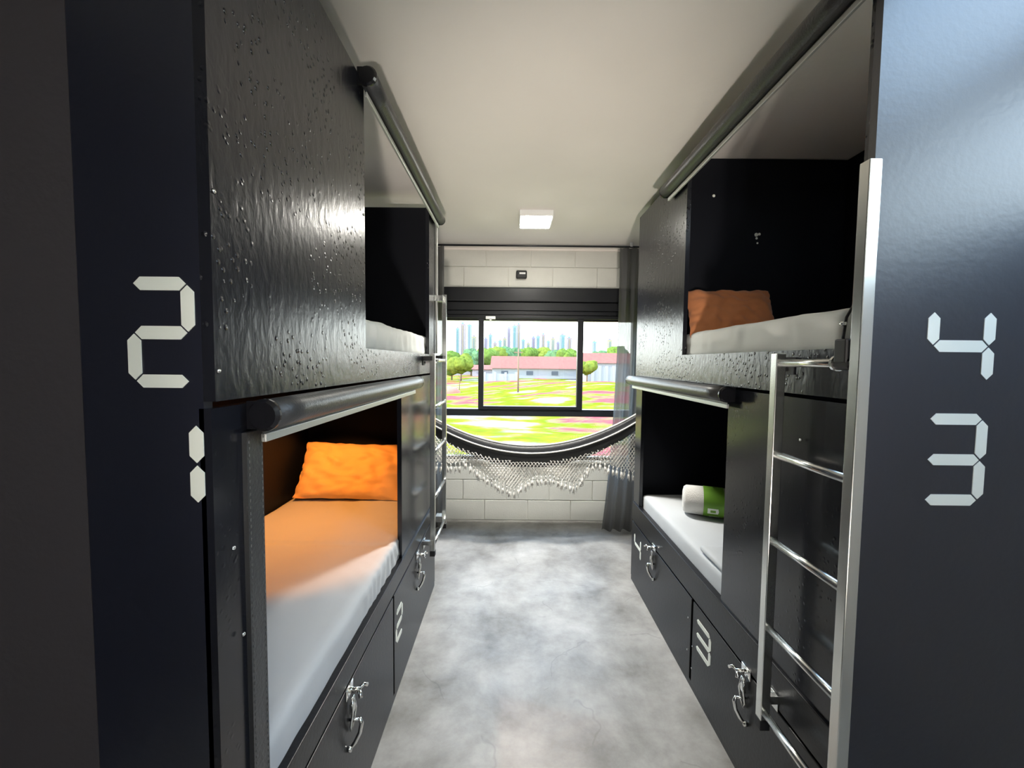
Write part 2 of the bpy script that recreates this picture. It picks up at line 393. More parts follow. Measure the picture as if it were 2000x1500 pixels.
# ---------------------------------------------------------------- ceiling lights
def ceiling_light(x, y, label, lm=LAMPE, watts=0):
    t = empty('ceiling_light', (x, y, ZC), label, 'ceiling light', 'square ceiling lights')
    box('frame', x - .112, x + .112, y - .13, y + .13, ZC - .040, ZC, WHITEP, t, 0.004)
    box('diffuser', x - .10, x + .10, y - .118, y + .118, ZC - .044, ZC - .036, lm, t, 0.002)
    if watts:
        ad_ = bpy.data.lights.new('lamp_light', 'AREA'); ad_.shape = 'RECTANGLE'; ad_.size = .19; ad_.size_y = .225; ad_.energy = watts; ad_.spread = math.radians(115); ad_.color = (1.0, .97, .90)
        ao_ = bpy.data.objects.new('lamp_light', ad_); COL.objects.link(ao_); ao_.location = (x, y, ZC - .046)
ceiling_light(0.15, 2.87, 'lit square ceiling light near the window', LAMPE, 17)
ceiling_light(0.15, -0.35, 'added square ceiling light behind the viewpoint, out of view', LAMPE2)  # unseen light, added to brighten the end numerals and the near room
ceiling_light(0.15, -1.35, 'added square ceiling light just inside the entry door, out of view', LAMPE2)  # second unseen light, added to lift the room from behind

# unseen lamp by the entry door, added to brighten the ceiling above the aisle
ul = empty('added_uplight', (0.15, -1.45, 0), 'added black floor uplight by the entry door, out of view', 'lamp')
bm = bmesh.new(); add_tube(bm, [(0.15, -1.45, 0), (0.15, -1.45, .02), (0.15, -1.45, .03), (0.15, -1.45, .06)], [.08, .08, .015, .015], 16); bmobj('base', bm, RUBBER, ul)
bm = bmesh.new(); add_tube(bm, [(0.15, -1.52, .04), (0.15, -1.40, .128)], [.05, .06], 16, False); bmobj('lamp_head', bm, RUBBER, ul)
ud = bpy.data.lights.new('uplight', 'SPOT'); ud.energy = 230; ud.color = (1.0, .91, .80); ud.spot_size = math.radians(36); ud.spot_blend = 1.0; ud.shadow_soft_size = .09
uo = bpy.data.objects.new('uplight', ud); COL.objects.link(uo); uo.location = (0.15, -1.39, .14)
uo.rotation_euler = (Vector((0.16, 2.8, 2.45)) - Vector(uo.location)).to_track_quat('-Z', 'Y').to_euler()

# ---------------------------------------------------------------- seven-segment numerals
def seg_polys(digit, w, h, t):
    g = t * 0.10
    def horiz(cy):
        a, b = t * .5 + g, w - t * .5 - g; k = t * .5
        return [(a, cy), (a + k, cy + k), (b - k, cy + k), (b, cy), (b - k, cy - k), (a + k, cy - k)]
    def vert(cx, y0, y1):
        a, b = y0 + g, y1 - g; k = t * .5
        return [(cx, a), (cx + k, a + k), (cx + k, b - k), (cx, b), (cx - k, b - k), (cx - k, a + k)]
    yb, ym, yt = t / 2, h / 2, h - t / 2
    S = {'a': horiz(yt), 'g': horiz(ym), 'd': horiz(yb), 'f': vert(t / 2, ym, yt), 'b': vert(w - t / 2, ym, yt),
         'e': vert(t / 2, yb, ym), 'c': vert(w - t / 2, yb, ym)}
    return [S[k] for k in {'1': 'bc', '2': 'abged', '3': 'abgcd', '4': 'fgbc'}[digit]]

def numeral(digit, origin, ux, uz, nrm, w, h, t, parent, th=0.0015):
    """segments as thin plates on a face; ux = reading direction, nrm = out of the face"""
    o, ux, uz, nrm = Vector(origin), Vector(ux), Vector(uz), Vector(nrm)
    for pl in seg_polys(digit, w, h, t):
        a = [o + ux * x + uz * y for x, y in pl]; b = [p + nrm * th for p in a]; n = len(a)
        vs = a + b
        fs = [tuple(range(n)), tuple(range(2 * n - 1, n - 1, -1))] + [(i, (i + 1) % n, n + (i + 1) % n, n + i) for i in range(n)]
        mobj('numeral_segment', vs, fs, NUM, parent)

# ---------------------------------------------------------------- latch on the drawer fronts
def latch(parent, x, y, z, s, rot=0.0):
    """toggle latch: catch plate above, loop and lever hanging below; s = +1 if the face looks to +X"""
    bm = bmesh.new()
    add_box(bm, x, x + s * .004, y - .026, y + .026, z - .012, z + .022, .0015)
    add_box(bm, x, x + s * .034, y - .010, y + .010, z + .002, z + .010, .002)
    for k in (-1, 1):
        add_tube(bm, [(x + s * .030, y + k * .004, z + .006), (x + s * .040, y + k * .016, z + .012), (x + s * .046, y + k * .026, z + .002)], [.006, .005, .006], 8)
    add_tube(bm, [(x, y, z + .006), (x + s * .036, y, z + .006)], .008, 8)
    cat = bmobj('latch', bm, CHROME, parent, True)
    bm = bmesh.new()
    zz = z - .015
    for k in (-1, 1):
        add_tube(bm, [(x + s * .012, y + k * .004, zz), (x + s * .016, y + k * .013, zz - .045), (x + s * .010, y + k * .013, zz - .085), (x + s * .006, y, zz - .11)], .0035, 6)
    add_box(bm, x + s * .006, x + s * .016, y - .012, y + .012, zz - .05, zz - .018, .002)
    bmobj('hasp', bm, CHROME, cat, True)
    bm = bmesh.new()
    add_tube(bm, [(x + s * .030, y + .004, zz - .072), (x + s * .036, y + .004, zz - .088), (x + s * .032, y, zz - .115), (x + s * .020, y - .006, zz - .14), (x + s * .008, y - .014, zz - .155)], [.005, .007, .006, .006, .005], 8)
    add_tube(bm, [(x, y - .014, zz - .155), (x + s * .012, y - .014, zz - .155)], .008, 8)
    add_tube(bm, [(x, y, zz - .075), (x + s * .03, y + .003, zz - .075)], .004, 6)
    bmobj('lever', bm, CHROME, cat, True)

def screws(parent, lst, x, s):
    for y, z in lst:
        bm = bmesh.new(); add_tube(bm, [(x, y, z), (x + s * .003, y, z)], [.0045, .003], 8); bmobj('screw', bm, CHROME, parent, True)

# ---------------------------------------------------------------- left bunk
FY, LY = 0.668, 2.578
bl = empty('bunk_bed', (XL - .4, 1.6, 0), 'black painted built-in bunk on the left, ends numbered 2 over 1', 'bunk bed', 'built-in bunks')
T = .02
boxes('upper_side_panel', [(XL, XL - T, FY, 1.36, 1.38, 2.335), (XL, XL - T, 1.36, 2.395, 1.38, 1.49), (XL, XL - T, 2.395, LY, 1.38, 2.335)], PAINT_R, bl)
ep = box('end_panel', XL - .217, XL - T, FY, FY + T, 0, 2.335, PAINT_E, bl)
numeral('2', (-.6245, FY, 1.402), (1, 0, 0), (0, 0, 1), (0, -1, 0), .110, .179, .0215, ep)
numeral('1', (-.5945, FY, 1.198), (1, 0, 0), (0, 0, 1), (0, -1, 0), .0885, .156, .0235, ep)
box('far_end_panel', WL + .02, XL - T, LY - T, LY, 0, 2.386, PAINT_IN, bl)
XP = XL - .008
boxes('lower_side_panel', [(XP, XP - T, FY, LY, 1.30, 1.368), (XP, XP - T, FY, .79, .55, 1.30), (XP, XP - T, 1.822, LY, .55, 1.30)], PAINT_S, bl)
box('bed_rail', XL, XL - .03, FY, LY, .475, .552, DRAW, bl, .002)
box('back_panel', WL + .002, WL + .018, .69, LY, .1, 2.34, PAINT_IN, bl)
box('upper_base', WL + .02, XL - T, .69, LY - T, 1.38, 1.47, PAINT_IN, bl)
box('lower_base', WL + .02, XL - .03, .69, LY - T, .475, .52, PAINT_IN, bl)
box('locker_panel', WL + .02, XL - T, 1.345, 1.36, 1.49, 2.335, PAINT_IN, bl)
d1 = box('drawer', XL, XL - .02, .70, 1.652, .035, .465, DRAW, bl, .002)
d2 = box('drawer', XL, XL - .02, 1.668, LY - .01, .035, .465, DRAW, bl, .002)
box('plinth', XL - .004, XL - .03, FY, LY, 0, .03, DRAW, bl)
numeral('2', (XL, 1.685, .232), (0, 1, 0), (0, 0, 1), (1, 0, 0), .112, .145, .021, d2)
numeral('1', (XL, .735, .232), (0, 1, 0), (0, 0, 1), (1, 0, 0), .10, .145, .021, d1)
latch(bl, XL, 1.19, .447, 1); latch(bl, XL, 2.085, .436, 1)
screws(bl, [(.676, 1.72), (.676, 1.43), (1.35, 1.92), (.70, 1.12), (.72, .95)], XL, 1)

# stitched vinyl guide strip beside the lower opening
st = box('guide_strip', XL + .001, XP, .742, .79, .56, 1.315, LEATHER, bl)
bm = bmesh.new()
for yy in (.748, .786):
    for k in range(60):
        zz = .575 + k * .0122; add_box(bm, XL + .001, XL + .0022, yy - .0009, yy + .0009, zz, zz + .005)
tag(bmobj('stitching', bm, STITCH, st), kind='stuff')

# ---------------------------------------------------------------- right bunk
GY, GL = 0.948, 2.69
br = empty('bunk_bed', (XR + .4, 1.8, 0), 'black painted built-in bunk on the right, ends numbered 4 over 3', 'bunk bed', 'built-in bunks')
boxes('upper_side_panel', [(XR, XR + T, 1.965, GL, 1.368, 2.385), (XR, XR + T, .978, 1.965, 1.368, 1.492), (XR, XR + T, GY + T, .978, 1.368, 2.37)], PAINT_R, br)
ep = box('end_panel', XR, WR - .002, GY, GY + T, 0, 2.37, PAINT_E, br)
numeral('4', (.954, GY, 1.404), (1, 0, 0), (0, 0, 1), (0, -1, 0), .156, .186, .027, ep)
numeral('3', (.958, GY, 1.124), (1, 0, 0), (0, 0, 1), (0, -1, 0), .150, .217, .026, ep)
box('far_end_panel', XR + T, WR - .02, GL - T, GL, 0, 2.385, PAINT_IN, br)
XQ = XR + .008
boxes('lower_side_panel', [(XQ, XQ + T, GY + T, GL, 1.29, 1.356), (XQ, XQ + T, 2.575, GL, .53, 1.29), (XQ, XQ + T, GY + T, 1.545, .53, 1.29)], PAINT_S, br)
box('bed_rail', XR, XR + .03, GY + T, GL, .412, .532, DRAW, br, .002)
box('back_panel', WR - .018, WR - .002, GY + T, GL, .1, ZC - .002, PAINT_IN, br)
box('upper_base', XR + T, WR - .02, GY + T, GL - T, 1.37, 1.47, PAINT_IN, br)
box('lower_base', XR + .03, WR - .02, GY + T, GL - T, .45, .50, PAINT_IN, br)
box('locker_panel', XR + T, WR - .02, 2.045, 2.06, 1.47, ZC - .004, PAINT_IN, br)
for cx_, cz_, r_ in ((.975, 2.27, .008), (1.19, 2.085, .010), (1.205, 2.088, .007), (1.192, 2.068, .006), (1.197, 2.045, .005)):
    bm = bmesh.new(); add_tube(bm, [(cx_, 2.045, cz_), (cx_, 2.042, cz_)], [r_, r_ * .7], 7); bmobj('glint_disc', bm, NUM, br)  # pale discs stand in for glints on the glossy black panel
d3 = box('drawer', XR, XR + .02, GY + .03, 1.757, .035, .402, DRAW, br, .002)
d4 = box('drawer', XR, XR + .02, 1.775, GL - .005, .035, .402, DRAW, br, .002)
box('plinth', XR + .004, XR + .03, GY + T, GL, 0, .03, DRAW, br)
numeral('3', (XR, 1.727, .216), (0, -1, 0), (0, 0, 1), (-1, 0, 0), .138, .137, .019, d3)
numeral('4', (XR, 2.625, .212), (0, -1, 0), (0, 0, 1), (-1, 0, 0), .14, .14, .019, d4)
latch(br, XR, 1.345, .398, -1); latch(br, XR, 2.257, .408, -1)
screws(br, [(1.25, 1.42), (1.14, 1.24), (1.80, .30), (1.80, .15), (1.75, .20), (1.75, .10)], XR, -1)

# ---------------------------------------------------------------- roller blinds
def roller(x, y0, y1, z, s, label, r=.029, bar_dz=-.045, guide=None):
    t = empty('roller_blind', (x, (y0 + y1) / 2, z), label, 'blind', 'rolled up blinds of the bunks')
    rings = []
    bm = bmesh.new()
    add_tube(bm, [(x, y0 + (y1 - y0) * i / 12, z) for i in range(13)], r, 20)
    bmobj('rolled_blind', bm, LEATHER, t, True)
    for yy, dy in ((y0, -1), (y1, 1)):
        bm = bmesh.new()
        add_tube(bm, [(x, yy, z), (x, yy + dy * .006, z), (x, yy + dy * .012, z)], [r * 1.04, r * 1.04, r * .85], 20)
        add_box(bm, x - s * .002, x - s * (abs(x - (XL if s > 0 else XR)) ), yy - .004 + dy * .004, yy + .004 + dy * .004, z - r * .9, z + r * .9, .001)
        bmobj('end_cap', bm, GLOSSBLK, t, False)
    bx = x - s * .012
    box('bottom_bar', bx - .004, bx + .006, y0 + .01, y1 - .01, z + bar_dz - .008, z + bar_dz + .008, BAR, t, .002)
    box('blind_cloth', bx - .001, bx + .001, y0 + .01, y1 - .01, z + bar_dz, z - r * .3, LEATHER, t)
    if guide:
        box('guide_rail', *guide, BAR, t, .002)
    return t
roller(XL + .031, .752, 1.965, 1.348, 1, 'rolled up black vinyl blind over the orange-lit lower bed')
roller(XL + .031, 1.31, 2.585, 2.322, 1, 'rolled up black blind on the upper left bunk under the ceiling', guide=(XL + .002, XL + .014, LY - .002, LY + .018, 1.50, 2.30))
roller(XR - .031, 1.49, 2.70, 1.340, -1, 'rolled up black blind over the lower bed with the rolled towel')
roller(XR - .031, .955, 2.16, 2.335, -1, 'rolled up black blind on the upper right bunk under the ceiling', r=.032)

# ---------------------------------------------------------------- ladders
def ladder(x, s, yt, ys, ztop_t, ztop_s, zb, rungs, label, corner):
    """s points from the ladder towards the bunk face; yt tall rail, ys short rail"""
    t = empty('ladder', (x, (yt + ys) / 2, zb), label, 'ladder', 'steel bunk ladders')
    w = .0135
    for yy, zt in ((yt, ztop_t), (ys, ztop_s)):
        rl = box('rail', x - w, x + w, yy - w, yy + w, zb, zt, STEEL, t, .002)
        box('rubber_foot', x - w - .001, x + w + .001, yy - w - .001, yy + w + .001, zb - .03, zb, RUBBER, rl, .002)
    for z in rungs:
        tube('rung', [(x, min(yt, ys) + w, z), (x, max(yt, ys) - w, z)], .0105, STEEL, t, 12)
    face = (XL if s < 0 else XR)
    dirn = 1 if ys > yt else -1
    # short-rail brackets to the bunk face
    for z, m_ in ((ztop_s - .02, RUBBER), (zb + .05, STEEL)):
        bm = bmesh.new()
        add_box(bm, x, face, ys - .008 + dirn * .012, ys + .012 + dirn * .012, z - .014, z + .010, .001)
        add_box(bm, face, face - s * .004, ys - .006 + dirn * .012, ys + .045 + dirn * .012, z - .04, z + .010, .001)
        add_tube(bm, [(face - s * .004, ys + .03 + dirn * .012, z - .024), (face - s * .009, ys + .03 + dirn * .012, z - .024)], .007, 8)
        bmobj('bracket', bm, m_, t)
    # tall-rail brackets: round the bunk corner
    for z, m_ in ((ztop_t - .03, STEEL), (ztop_s - .02, RUBBER), (zb + .05, STEEL)) if dirn < 0 else ():
        bm = bmesh.new()
        cy = corner + dirn * .001
        add_box(bm, x, face - s * .005, yt + dirn * .004, cy + dirn * .02, z - .018, z + .018, .001)
        add_box(bm, face, face - s * .005, cy, cy + dirn * .03, z - .018, z + .018, .001)
        bmobj('bracket', bm, m_, t)
    return t
RU = [1.455, 1.193, .94, .679, .418]
ladder(XL + .052, -1, 2.62, 2.235, 1.87, 1.487, .395, RU, 'steel ladder at the far end of the left bunk beside the window', 2.578)
lr = ladder(XR - .052, 1, .897, 1.172, 1.885, 1.482, .395, RU, 'steel ladder on the right bunk nearest the viewpoint', 0.948)
# clamp knob on the top rung of the right ladder
bm = bmesh.new()
add_tube(bm, [(XR - .052, .955, 1.455), (XR - .052, .962, 1.455)], .019, 14)
bmobj('clamp_washer', bm, STEEL, lr, False)
bm = bmesh.new()
add_tube(bm, [(XR - .052, .915, 1.455), (XR - .052, .955, 1.455)], .016, 12); add_box(bm, XR - .07, XR - .035, .915, .95, 1.455, 1.51, .004)
bmobj('clamp', bm, RUBBER, lr, False)

# ---------------------------------------------------------------- mattresses and bedding
def nz(p, s): return MN.noise(Vector(p) * s)
def f_ll(p):
    d = Vector((0, 0, 0))
    if p.z > .63:
        d.z += .0035 * nz((p.x, p.y, 0), 9) - .007 * math.exp(-((p.y - 1.735 + .02 * p.x) / .013) ** 2)
        # gathered wrinkles towards the aisle edge
        k = sstep(-.72, -.52, p.x) * sstep(1.2, 1.5, p.y)
        d.z += k * .0028 * math.sin(p.y * 75 + p.x * 30 + 9 * nz(p, 4)) * (.5 + nz(p, 3))
    if p.x > -.52 and .54 < p.z < .64:
        k = sstep(1.25, 1.5, p.y)
        d.x += k * .005 * math.sin(p.y * 100 + 14 * nz(p, 5)) * (.4 + .9 * nz(p, 4)) + .003 * nz(p, 12)
    return d
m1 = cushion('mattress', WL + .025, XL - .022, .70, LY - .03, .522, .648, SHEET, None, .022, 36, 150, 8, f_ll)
tag(m1, 'mattress in a white sheet glowing orange inside the lower left bunk', 'mattress', 'mattresses in the bunks')
def f_lu(p):
    d = Vector((0, 0, 0))
    if p.x > XL - .10:
        d.x += .004 * math.sin(p.y * 55 + 6 * nz(p, 4)) * sstep(1.47, 1.54, p.z) + .004 * nz(p, 12)
    if p.z > 1.56: d.z += .005 * nz(p, 6)
    return d
m2 = cushion('mattress', WL + .03, XL - .022, 1.372, 2.445, 1.472, 1.60, SHEET2, None, .03, 30, 90, 8, f_lu)
tag(m2, 'mattress in a grey-white sheet on the upper left bunk', 'mattress', 'mattresses in the bunks')
def f_ru(p):
    d = Vector((0, 0, 0))
    if p.x < XR + .1:
        d.x += .003 * math.sin(p.y * 40 + 7 * nz(p, 5)) * sstep(1.47, 1.54, p.z) + .003 * nz(p, 12)
    if p.z > 1.56: d.z += .004 * nz(p, 6)
    return d
m3 = cushion('mattress', XR + .024, WR - .03, 1.038, 2.03, 1.472, 1.598, SHEET2, None, .028, 30, 90, 8, f_ru)
tag(m3, 'mattress in a pale sheet on the upper right bunk beside the ladder', 'mattress', 'mattresses in the bunks')
# folded blanket end at the near end of the upper right mattress, tied with a dark strap
m3b = cushion('folded_blanket', XR + .026, WR - .04, .972, 1.034, 1.472, 1.602, SHEET2, None, .02, 24, 8, 8)
tag(m3b, 'folded pale blanket standing at the near end of the upper right mattress', 'blanket')
tube('strap', [(XR + .022, 1.030, 1.475), (XR + .020, 1.036, 1.52), (XR + .024, 1.034, 1.57), (XR + .04, 1.032, 1.604), (XR + .12, 1.03, 1.606)], .0035, RUBBER, m3b, 6)
tube('cord', [(XR + .018, .985, 1.475), (XR + .016, .988, 1.54), (XR + .022, .985, 1.60), (XR + .08, .985, 1.609)], .003, RUBBER, m3b, 6)
bm = bmesh.new(); add_tube(bm, [(XR + .022, 1.036, 1.555), (XR + .012, 1.036, 1.555)], [.007, .005], 10); bmobj('snap_button', bm, CHROME, m3b, True)
def f_rl(p):
    d = Vector((0, 0, 0))
    if p.z > .585: d.z += .003 * nz(p, 7)
    if p.x < XR + .05: d.x += .002 * nz(p, 12)
    return d
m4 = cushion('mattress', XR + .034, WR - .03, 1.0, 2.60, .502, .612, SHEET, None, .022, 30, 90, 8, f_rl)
tag(m4, 'mattress in a clean white sheet on the lower right bunk', 'mattress', 'mattresses in the bunks')
def f_bl(p):
    d = Vector((0, 0, .004 * nz(p, 9)))
    if p.y > 1.75: d.y += .006 * nz((p.x, p.z * 3, 0), 8)
    return d
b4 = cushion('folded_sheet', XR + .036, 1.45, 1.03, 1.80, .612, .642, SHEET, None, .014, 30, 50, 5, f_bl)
tag(b4, 'folded white top sheet on the near half of the lower right mattress', 'sheet')

def pillow(name, loc, rot, w, h, th, m, label, wr=1.0, seed=0):
    """flat pillow: w wide, h high, th thick, pinched to its seam, with folds"""
    n = 34; vl = []; fs = []
    def P(u, v, sgn):
        x, y = u * w / 2, v * h / 2
        e = (1 - abs(u) ** 2.6) * (1 - abs(v) ** 2.6)
        x *= 1 - .05 * (1 - abs(v)) * abs(u) ** 3 * 0 - .035 * math.cos(v * PI / 2) * abs(u) ** 3
        y *= 1 - .035 * math.cos(u * PI / 2) * abs(v) ** 3
        z = sgn * th / 2 * max(0, e) ** .5
        q = Vector((u * 2 + seed, v * 2, sgn))
        z += wr * max(0, e) ** .3 * (.010 * math.sin((u * 9 + v * 5 + 2.5 * MN.noise(q * .9))) * MN.noise(q * 1.3) * 1.5 + .006 * MN.noise(q * 3.1))
        ed = max(abs(u), abs(v)) ** 8
        z += wr * ed * .003 * math.sin(v * 17 + u * 13 + 4 * MN.noise(q))
        return Vector((x, y, z))
    for sgn in (1, -1):
        for i in range(n + 1):
            for j in range(n + 1):
                vl.append(P(-1 + 2 * i / n, -1 + 2 * j / n, sgn))
    N = (n + 1) * (n + 1)
    for i in range(n):
        for j in range(n):
            a, b, c, d = i * (n + 1) + j, (i + 1) * (n + 1) + j, (i + 1) * (n + 1) + j + 1, i * (n + 1) + j + 1
            fs.append((a, b, c, d)); fs.append((N + a, N + d, N + c, N + b))
    o = mobj(name, vl, fs, m, None, True)
    bm = bmesh.new(); bm.from_mesh(o.data); bmesh.ops.remove_doubles(bm, verts=bm.verts, dist=1e-5); bmesh.ops.recalc_face_normals(bm, faces=bm.faces); bm.to_mesh(o.data); bm.free()
    for p in o.data.polygons: p.use_smooth = True
    o.location = loc; o.rotation_euler = rot
    tag(o, label, 'pillow', 'orange pillows'); return o
pillow('pillow', (-.925, 2.385, .800), (math.radians(58), math.radians(2), math.radians(3)), .62, .34, .13, PILLOW, 'bright orange pillow leaning at the head of the lower left bed', 2.4)
pillow('pillow', (1.04, 1.975, 1.690), (math.radians(66), 0, math.radians(-4)), .40, .26, .11, PILLOW2, 'rust orange pillow at the head of the upper right bed', 1.6, seed=5)

# reading lamp under the upper bunk base, warm, hidden above the pillow end
rl = empty('reading_lamp', (-1.02, 1.95, 1.38), 'small orange reading lamp under the upper base of the left bunk', 'lamp')
LX, LYP, LZ = -1.02, 1.95, 1.345
bm = bmesh.new(); add_tube(bm, [(LX, LYP, 1.38), (LX, LYP, 1.35), (LX, LYP, 1.335)], [.03, .03, .042], 16, False); bmobj('lamp_shade', bm, RUBBER, rl, True)
bm = bmesh.new(); add_tube(bm, [(LX, LYP, 1.379), (LX, LYP, 1.372)], .045, 16); bmobj('lamp_base', bm, RUBBER, rl, False)
ld = bpy.data.lights.new('reading_light', 'SPOT'); ld.energy = 15; ld.color = (1.0, .37, .075); ld.spot_size = math.radians(106); ld.spot_blend = .18; ld.shadow_soft_size = .02
lo = bpy.data.objects.new('reading_light', ld); COL.objects.link(lo); lo.location = (LX, LYP, 1.33); lo.rotation_euler = (math.radians(7), 0, 0)

# rolled towel with a green wrapper on the right bed
TX, TY, TZ = 1.112, 2.22, .612
tw = empty('rolled_towel', (TX, TY, TZ), 'rolled white towel in a green paper band on the lower right bed', 'towel')
ax = Vector((.93, -.36, 0)).normalized(); sd = Vector((-ax.y, ax.x, 0)); R0 = .084
def ring_pt(a, k, r, zs=.92): return Vector((TX, TY, TZ + R0 * zs + .004)) + ax * k + sd * (r * math.cos(a)) + Vector((0, 0, r * zs * math.sin(a)))
bm = bmesh.new(); secs = [(-.15, .02), (-.153, .05), (-.148, .072), (-.135, .082), (-.05, .085), (.05, .084), (.13, .082), (.148, .07), (.15, .03)]
rings = [[bm.verts.new(ring_pt(2 * PI * q / 28, k, r * (1 + .02 * MN.noise(Vector((q * .9, k * 9, 0)))))) for q in range(28)] for k, r in secs]
for i in range(len(rings) - 1):
    for q in range(28): bm.faces.new((rings[i][q], rings[i][(q + 1) % 28], rings[i + 1][(q + 1) % 28], rings[i + 1][q]))
bm.faces.new(rings[0][::-1]); bm.faces.new(rings[-1])
bmobj('towel_roll', bm, TOWEL, tw, True)
bm = bmesh.new()
rings = [[bm.verts.new(ring_pt(2 * PI * q / 28, k, .0875)) for q in range(28)] for k in (-.05, .05)]
for q in range(28): bm.faces.new((rings[0][q], rings[0][(q + 1) % 28], rings[1][(q + 1) % 28], rings[1][q]))
wrp = bmobj('paper_band', bm, BAND, tw, True)
def band_print(k0, k1, a0, a1):
    bm = bmesh.new(); n = 6
    r = [[bm.verts.new(ring_pt(a0 + (a1 - a0) * i / n, k, .0882)) for i in range(n + 1)] for k in (k0, k1)]
    for i in range(n): bm.faces.new((r[0][i], r[0][i + 1], r[1][i + 1], r[1][i]))
    bmobj('printed_mark', bm, PAPERW, wrp)
for k0, k1, a0, a1 in [(-.03, .022, 3.30, 3.42), (-.03, -.016, 3.42, 3.62), (.010, .024, 3.42, 3.62), (-.03, .022, 3.62, 3.72), (-.020, .030, 4.02, 4.12), (-.02, -.006, 4.12, 4.26)]:
    band_print(k0, k1, a0, a1)

# ---------------------------------------------------------------- hammock
HX0, HX1, HYc = -1.27, 1.60, 3.29
def ze(x): return .735 + .36 * (x - .15) ** 2
hm = empty('hammock', (.15, HYc, .6), 'black cloth hammock with a white crocheted fringe slung before the window', 'hammock')
vl = []; fs = []; nu, nv = 60, 14
for i in range(nu + 1):
    x = HX0 + (HX1 - HX0) * i / nu
    k = max(0.0, 1 - ((x - .15) / 1.45) ** 2)
    dep, wd = .135 * k + .004, .115 * k + .008
    for j in range(nv + 1):
        v = j / nv; c = math.cos(PI * v)
        vl.append((x, HYc - wd * c, ze(x) + .012 * v - dep * math.sin(PI * v) ** .8 + .004 * math.sin(x * 30 + v * 9) * math.sin(PI * v)))
for i in range(nu):
    for j in range(nv):
        a = i * (nv + 1) + j; fs.append((a, a + 1, a + nv + 2, a + nv + 1))
hb = mobj('hammock_cloth', vl, fs, HAM, hm, True)
sm = hb.modifiers.new('thick', 'SOLIDIFY'); sm.thickness = .004
for j in (0, nv):
    tube('edge_piping', [Vector(vl[i * (nv + 1) + j]) + Vector((0, 0, .003)) for i in range(nu + 1)], .0065 if j == 0 else .008, CORD, hm, 8)
# fringe net: scalloped curve below, diagonal cords, tassels
FYN = HYc - .13
botpx = [((a - 1000) * FYN / 800.0, b) for a, b in [(825, 908), (900, 912), (902, 898), (934, 925), (1005, 964), (1047, 938), (1080, 934), (1130, 955), (1155, 915), (1171, 905), (1193, 914), (1221, 922), (1262, 938)]]
def zbot(x):
    for (a, ya), (b, yb) in zip(botpx[:-1], botpx[1:]):
        if a <= x <= b:
            y = ya + (yb - ya) * (x - a) / (b - a); return HC - (y - 707 - .0105 * (x * 253)) * FYN / 800.0 + .014
    return ze(x) - .12
def ztop(x): return ze(x) - .058
def fy(x, z): return FYN + .02 * math.sin(x * 14) * sstep(0, .2, ze(x) - z) + .12 * sstep(.05, .15, ze(x) - z) * 0
bm = bmesh.new()
sp = .027
for sgn in (1, -1):
    x = -1.2
    while x < 1.6:
        run = []
        for q in range(0, 60):
            z = 1.25 - q * .0145; xx = x + sgn * (1.25 - z) * .75
            ok = -.68 < xx < 1.02 and zbot(xx) <= z <= ztop(xx)
            if ok: run.append((xx, fy(xx, z) + .002 * sgn, z))
            if (not ok or q == 59):
                if len(run) > 1: add_tube(bm, run, .0032, 3, False)
                run = []
        x += sp
tag(bmobj('fringe_net', bm, CORD, hm), kind='stuff')
# dense crochet inside the points
bm = bmesh.new()
for sgn in (1, -1):
    for x0 in [v * .018 - .68 for v in range(int(1.70 / .018))]:
        run = []
        for q in range(40):
            z = ze(x0) - .11 - q * .009; xx = x0 + sgn * q * .009 * .6
            ok = -.68 < xx < 1.02 and zbot(xx) <= z < ze(xx) - .105
            if ok: run.append((xx, fy(xx, z) + .004, z))
            if not ok or q == 39:
                if len(run) > 1: add_tube(bm, run, .0025, 3, False)
                run = []
tag(bmobj('crochet_points', bm, CORD, hm), kind='stuff')
tms = []
for q in range(3):
    bm = bmesh.new()
    add_tube(bm, [(0, 0, .004), (0, 0, -.004), (0, 0, -.010), (.001 * q, 0, -.024), (.002, .001, -.044 - .006 * q)], [.002, .005, .003, .0055, .0065], 7)
    for k in range(4):
        a = k * 1.57 + q; add_tube(bm, [(.004 * math.cos(a), .004 * math.sin(a), -.02), (.009 * math.cos(a), .006 * math.sin(a), -.05 - .008 * ((k + q) % 3))], [.0025, .0012], 4)
    me = bpy.data.meshes.new('tassel'); bm.to_mesh(me); bm.free(); me.materials.append(CORD)
    for p in me.polygons: p.use_smooth = True
    tms.append(me)
x = -.675; q = 0
while x < 1.01:
    o = bpy.data.objects.new('tassel', tms[q % 3]); link(o, hm)
    o.location = (x, fy(x, zbot(x)), zbot(x)); o.rotation_euler = (0, random.uniform(-.25, .25), random.uniform(0, 6)); o.scale = (1.35, 1.35, 1.25)
    sl = abs(zbot(x + .01) - zbot(x - .01)) / .02
    x += .034 / math.sqrt(1 + min(sl, 2) ** 2); q += 1
for xx, w in ((HX0, -1), (HX1, 1)):
    tube('rope', [(xx, HYc, ze(xx)), (xx + w * .03, HYc, ze(xx) + .02)], .01, CORD, hm, 8)

